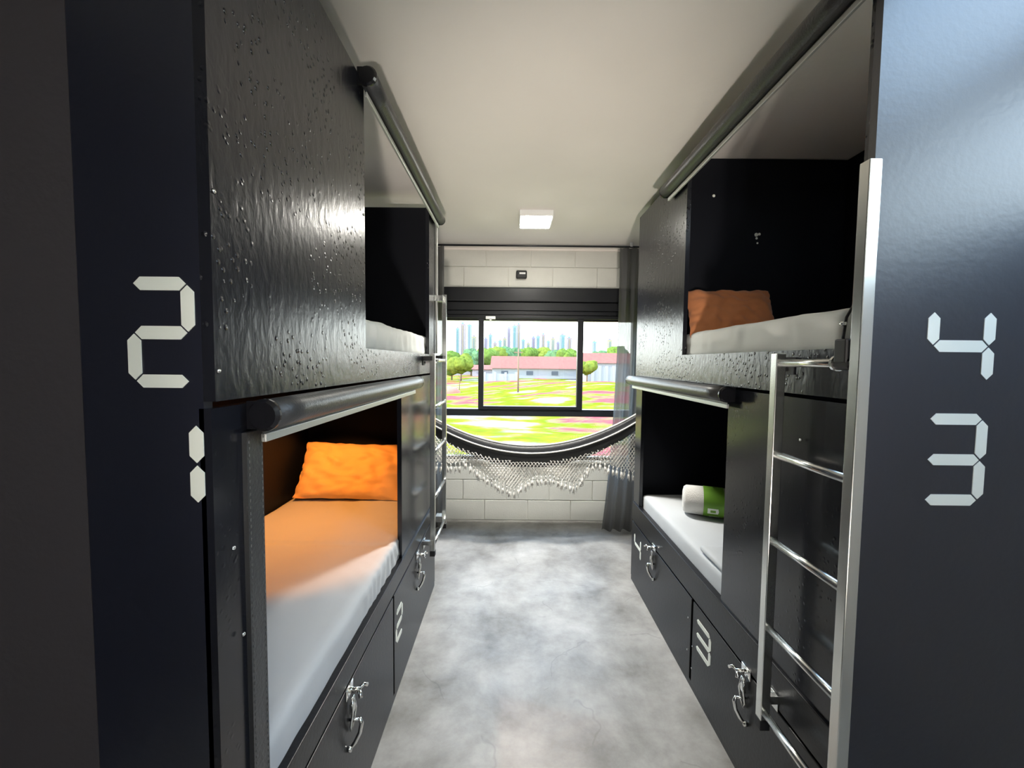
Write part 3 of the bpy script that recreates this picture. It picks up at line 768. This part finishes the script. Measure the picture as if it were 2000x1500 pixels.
# ---------------------------------------------------------------- curtains
def curtain(xa, xb, y, z0, z1, folds, label, flare=0.0):
    nx, nz_ = 60, 24; vl = []; fs = []
    for k in range(nz_ + 1):
        v = k / nz_; z = z0 + (z1 - z0) * v
        for i in range(nx + 1):
            u = i / nx
            fl = flare * (1 - v) ** 3
            x = xa + (xb - xa) * u - fl * (1 - u)
            vl.append((x, y + .028 * math.sin(u * folds * 2 * PI + .5 * math.sin(v * 5)) * (.7 + .5 * (1 - v)), z))
    for k in range(nz_):
        for i in range(nx):
            a = k * (nx + 1) + i; fs.append((a, a + 1, a + nx + 2, a + nx + 1))
    o = mobj('curtain', vl, fs, CURT, None, True); tag(o, label, 'curtain', 'charcoal curtains'); return o
curtain(.885, 1.30, 3.46, .01, 2.405, 6, 'charcoal curtain gathered on the right side of the window', .10)
curtain(-1.0, -.575, 3.46, .01, 2.405, 6, 'charcoal curtain gathered on the left side of the window behind the ladder')
cr_ = tube('curtain_rod', [(WL + .01, 3.46, 2.415), (WR - .01, 3.46, 2.415)], .008, ALU, None, 10)
tag(cr_, 'thin dark curtain rod under the ceiling in front of the window', 'curtain rod')
for xx in (-1.1, .98):
    box('bracket', xx - .01, xx + .01, 3.45, 3.47, 2.415, ZC, WHITEP, cr_)

# ================================================================ outside
GZ = -3.0
def gh(x, y):
    return GZ + 1.4 * math.exp(-((x - 14) / 14) ** 2 - ((y - 52) / 16) ** 2) + .6 * math.sin(x * .08 + 1) * sstep(15, 60, y) + .5 * MN.noise(Vector((x * .07, y * .07, 0)))
vl = []; fs = []
xs = [-300 + 600 * i / 120 for i in range(121)]; ys = [4.2 + 900 * (j / 130) ** 2.4 for j in range(131)]
for y in ys:
    for x in xs:
        xx = x * (.12 + .88 * min(1, y / 300)); vl.append((xx, y, gh(xx, y)))
for j in range(130):
    for i in range(120):
        a = j * 121 + i; fs.append((a, a + 1, a + 122, a + 121))
gm = mat('hillside_ground', (.30, .40, .06), 0.95, spec=0.0)
n = gm.node_tree.nodes; l = gm.node_tree.links; b = n['Principled BSDF']
tc = n.new('ShaderNodeTexCoord'); mp = n.new('ShaderNodeMapping'); mp.inputs['Scale'].default_value = (.6, 1, 1); mp.inputs['Rotation'].default_value = (0, 0, .35); l.new(tc.outputs['Object'], mp.inputs[0])
na = n.new('ShaderNodeTexNoise'); na.inputs['Scale'].default_value = .21; na.inputs['Detail'].default_value = 6; l.new(mp.outputs[0], na.inputs['Vector'])
ra = n.new('ShaderNodeValToRGB'); ce = ra.color_ramp
ce.elements[0].position = .36; ce.elements[0].color = (.24, .21, .20, 1)
ce.elements[1].position = .60; ce.elements[1].color = (.30, .06, .06, 1)
for p_, c__ in ((.43, (.17, .165, .018, 1)), (.52, (.12, .14, .008, 1)), (.555, (.21, .14, .06, 1))):
    q_ = ce.elements.new(p_); q_.color = c__
l.new(na.outputs['Fac'], ra.inputs[0])
nb_ = n.new('ShaderNodeTexNoise'); nb_.inputs['Scale'].default_value = 2.5; nb_.inputs['Detail'].default_value = 5; l.new(mp.outputs[0], nb_.inputs['Vector'])
mv = n.new('ShaderNodeMix'); mv.data_type = 'RGBA'; mv.blend_type = 'OVERLAY'; mv.inputs['Factor'].default_value = .6
l.new(ra.outputs[0], mv.inputs['A']); l.new(nb_.outputs['Color'], mv.inputs['B']); l.new(mv.outputs['Result'], b.inputs['Base Color'])
tag(mobj('ground', vl, fs, gm, None, True), 'sunlit grassy slope with bare red earth outside the window', kind='structure')

CONC = [mat('tower_%d' % i, c, .8) for i, c in enumerate([(.12, .19, .22), (.20, .15, .16), (.10, .20, .18), (.22, .19, .11), (.16, .14, .20)])]
ROOF = mat('terracotta_roof', (.24, .055, .03), .8, var=.25, scale=1.5); HWALL = mat('house_render', (.26, .25, .25), .8); HDARK = mat('dark_opening', (.05, .06, .08), .3)
TRUNK = mat('bark', (.16, .10, .06), .9); LEAF = [mat('leaf_%d' % i, c, .9, var=.45, scale=1.2, spec=0.0) for i, c in enumerate([(.11, .16, .03), (.15, .18, .03), (.09, .16, .07)])]

def px2x(px, y): return (px - 1000) / 800.0 * y
def pxz(py, y): return HC + (708 - py) / 800.0 * y

# skyline towers: pixel columns and heights only fix their bearing and size, they stand 700-1000 m away
TW = [(893, 7, 640), (903, 10, 632), (916, 8, 634), (925, 9, 656), (948, 7, 660), (957, 8, 652), (966, 7, 668), (976, 8, 664), (985, 8, 659), (993, 7, 640), (1004, 9, 634), (1012, 8, 632),
      (1021, 8, 662), (1031, 7, 668), (1041, 8, 657), (1050, 8, 654), (1060, 8, 651), (1070, 7, 664), (1079, 8, 658), (1089, 7, 666), (1098, 11, 651), (1111, 10, 657), (1160, 8, 664), (1190, 9, 660)]
ords = ['first', 'second', 'third', 'fourth', 'fifth', 'sixth', 'seventh', 'eighth', 'ninth', 'tenth', 'eleventh', 'twelfth', 'thirteenth', 'fourteenth', 'fifteenth', 'sixteenth', 'seventeenth', 'eighteenth', 'nineteenth', 'twentieth', 'twenty-first', 'twenty-second', 'twenty-third', 'twenty-fourth']
for i, (px, w, top) in enumerate(TW):
    y = 820 + 60 * ((i * 7) % 5 - 2); x = px2x(px, y); wd = w / 800.0 * y / 2; zt = pxz(top, y)
    t = empty('apartment_tower', (x, y, GZ - 4), 'pale distant apartment tower, %s from the left on the skyline' % ords[i], 'building', 'towers on the skyline')
    bm = bmesh.new(); add_box(bm, x - wd, x + wd, y, y + 2 * wd, GZ - 6, zt - 3)
    bmobj('tower_body', bm, CONC[i % 5], t)
    box('roof_house', x - wd * .5, x + wd * .4, y + wd * .5, y + wd * 1.4, zt - 3, zt, CONC[(i + 1) % 5], t)
    for k in range(3):
        fx = x - wd + 2 * wd * (k + .5) / 3
        box('window_strip', fx - wd * .13, fx + wd * .13, y - .6, y + .1, GZ + 6, zt - 6, CONC[(i + 2) % 5] if k == 1 else HWALL, t)

def house(x, y, w, d, h, rh, roofm, label, openings=2, ridge='x'):
    z0 = gh(x, y) - .3
    t = empty('house', (x, y, z0), label, 'house', 'houses beyond the slope')
    box('walls', x - w / 2, x + w / 2, y - d / 2, y + d / 2, z0, z0 + h, HWALL, t)
    e = .5; zb = z0 + h
    if ridge == 'x':
        v = [(x - w / 2 - e, y - d / 2 - e, zb), (x + w / 2 + e, y - d / 2 - e, zb), (x + w / 2 + e, y + d / 2 + e, zb), (x - w / 2 - e, y + d / 2 + e, zb), (x - w / 2 - e, y, zb + rh), (x + w / 2 + e, y, zb + rh)]
        f_ = [(0, 1, 5, 4), (3, 2, 5, 4), (0, 4, 3), (1, 2, 5), (0, 1, 2, 3)]
    else:
        v = [(x - w / 2 - e, y - d / 2 - e, zb), (x + w / 2 + e, y - d / 2 - e, zb), (x + w / 2 + e, y + d / 2 + e, zb), (x - w / 2 - e, y + d / 2 + e, zb), (x, y - d / 2 - e, zb + rh), (x, y + d / 2 + e, zb + rh)]
        f_ = [(0, 4, 5, 3), (1, 2, 5, 4), (0, 1, 4), (2, 3, 5), (0, 1, 2, 3)]
    mobj('roof', v, f_, roofm, t)
    for k in range(openings):
        ox = x - w / 2 + w * (k + .5) / openings
        wf = box('window', ox - .8, ox + .8, y - d / 2 - .08, y - d / 2 + .02, z0 + h * .35, z0 + h * .75, HDARK, t)
house(px2x(1055, 105), 105, 24, 14, 2.4, 3.0, ROOF, 'long low house with a wide terracotta roof in the middle of the view', 4)
house(px2x(1118, 118), 118, 9, 8, 3.2, 1.6, ROOF, 'small house with a steep red roof right of the long low house')
house(px2x(1150, 152), 152, 8.5, 9, 5, 2.2, ROOF, 'taller house with an orange roof seen in the right window pane')
house(px2x(1195, 90), 90, 13, 9, 4.6, 2.2, ROOF, 'white house with a broad red roof at the right edge of the window')
house(px2x(910, 150), 150, 9, 8, 4.5, 1.0, HWALL, 'low white house seen in the left window pane')
house(px2x(975, 120), 120, 15, 8, 2.2, 1.2, ROOF, 'low house behind the lilac boundary wall', 3)
house(px2x(1095, 225), 225, 12, 8, 8, 1.2, HWALL, 'pale green-white house between the roofs')

def bwall(px0, px1, y, h, label, posts):
    xa, xb = px2x(px0, y), px2x(px1, y); z0 = min(gh(xa, y), gh(xb, y)) - .2
    t = empty('boundary_wall', ((xa + xb) / 2, y, z0), label, 'wall')
    box('wall_face', xa, xb, y, y + .25, z0, z0 + h, HWALL, t)
    for k in range(posts):
        xx = xa + (xb - xa) * k / max(1, posts - 1); box('post', xx - .25, xx + .25, y - .12, y + .35, z0, z0 + h + .3, HWALL, t)
bwall(946, 1008, 85, 1.8, 'low pale boundary wall in the middle window pane', 4)
bwall(1158, 1212, 82, 3.4, 'tall white boundary wall with posts in the right window pane', 5)

def tree(x, y, h, r, k, label):
    z0 = gh(x, y) - .2
    t = empty('tree', (x, y, z0), label, 'tree', 'trees outside the window')
    tube('trunk', [(x, y, z0), (x + .1 * h * .1, y, z0 + h * .35), (x, y, z0 + h * .6)], [h * .035, h * .028, h * .015], TRUNK, t, 7)
    bm = bmesh.new()
    for q in range(7):
        a = q * 2.4; rr = r * (.55 + .25 * random.random())
        c = Vector((x + r * .55 * math.cos(a) * (q > 0), y + r * .55 * math.sin(a) * (q > 0), z0 + h - r * .75 + r * .45 * random.uniform(-.6, .8)))
        b2 = bmesh.new(); bmesh.ops.create_icosphere(b2, subdivisions=3, radius=rr)
        for v in b2.verts: v.co = c + v.co * (1 + .28 * MN.noise(v.co * (2.2 / rr) + Vector((q * 3, k, 0))) + .15 * MN.noise(v.co * (6 / rr)))
        merge(bm, b2)
    bmobj('crown', bm, LEAF[k % 3], t, True)
TR = [(882, 100, 6.5, 3.0, 'round bushy tree at the left edge of the left window pane'), (900, 90, 6.0, 2.6, 'spreading green tree low in the left window pane'), (920, 130, 7.5, 3.6, 'dark green tree beside the left window mullion'),
      (950, 140, 8, 4.0, 'broad tree just right of the left mullion'), (972, 158, 8.5, 4.2, 'dense tree below the tall towers'), (994, 172, 9, 4.4, 'dense tree left of the utility pole'),
      (1030, 190, 9.5, 4.5, 'dense tree right of the utility pole'), (1058, 205, 10.5, 4.6, 'wide tree behind the terracotta ridge'), (1085, 182, 9, 4.0, 'tree between the terracotta ridge and the right mullion'),
      (1108, 135, 8, 3.2, 'yellow-green tree beside the steep red roof'), (1146, 76, 4.2, 1.6, 'small round tree by the road in the right pane'), (1172, 170, 9.5, 4.0, 'tree between the two right hand roofs'), (1207, 150, 10.5, 3.6, 'tall tree at the right edge of the window')]
for i, (px, y, h, r, lab) in enumerate(TR): tree(px2x(px, y), y, h, r, i, lab)
# bare sapling
sx, sy = px2x(897, 60), 60.0; sz = gh(sx, sy)
sp_ = empty('sapling', (sx, sy, sz), 'thin bare sapling on the grass in the left window pane', 'tree')
bm = bmesh.new(); add_tube(bm, [(sx, sy, sz - .1), (sx + .05, sy, sz + 1.2), (sx + .2, sy, sz + 2.3)], [.06, .05, .02], 6); bmobj('stem', bm, TRUNK, sp_, True)
for a, z in ((.5, 1.0), (-.4, 1.3), (.7, 1.5), (-.3, 1.8)):
    bm = bmesh.new(); add_tube(bm, [(sx + .05, sy, sz + z), (sx + a, sy, sz + z + .6)], [.03, .01], 5); bmobj('branch', bm, TRUNK, sp_, True)
# utility pole
ux_, uy_ = px2x(1012, 48), 48.0; uz_ = gh(ux_, uy_)
up_ = empty('utility_pole', (ux_, uy_, uz_), 'slim wooden utility pole standing in the middle of the slope', 'pole')
tube('pole_shaft', [(ux_, uy_, uz_ - .2), (ux_, uy_, pxz(682, uy_))], [.11, .08], TRUNK, up_, 8)
box('cross_arm', ux_ - .5, ux_ + .5, uy_ - .06, uy_ + .06, pxz(682, uy_) - .5, pxz(682, uy_) - .38, TRUNK, up_)
# red earth heap
ex, ey = px2x(880, 52), 52.0
bm = bmesh.new(); bmesh.ops.create_icosphere(bm, subdivisions=3, radius=1.0)
for v in bm.verts:
    v.co = Vector((ex + v.co.x * 1.3, ey + v.co.y * 1.1, gh(ex, ey) - .1 + max(-.1, v.co.z) * .9 * (1 + .3 * MN.noise(v.co * 2))))
o = bmobj('earth_heap', bm, mat('red_earth', (.50, .12, .08), .95), None, True); tag(o, 'small heap of red earth on the grass at the left', 'earth heap')
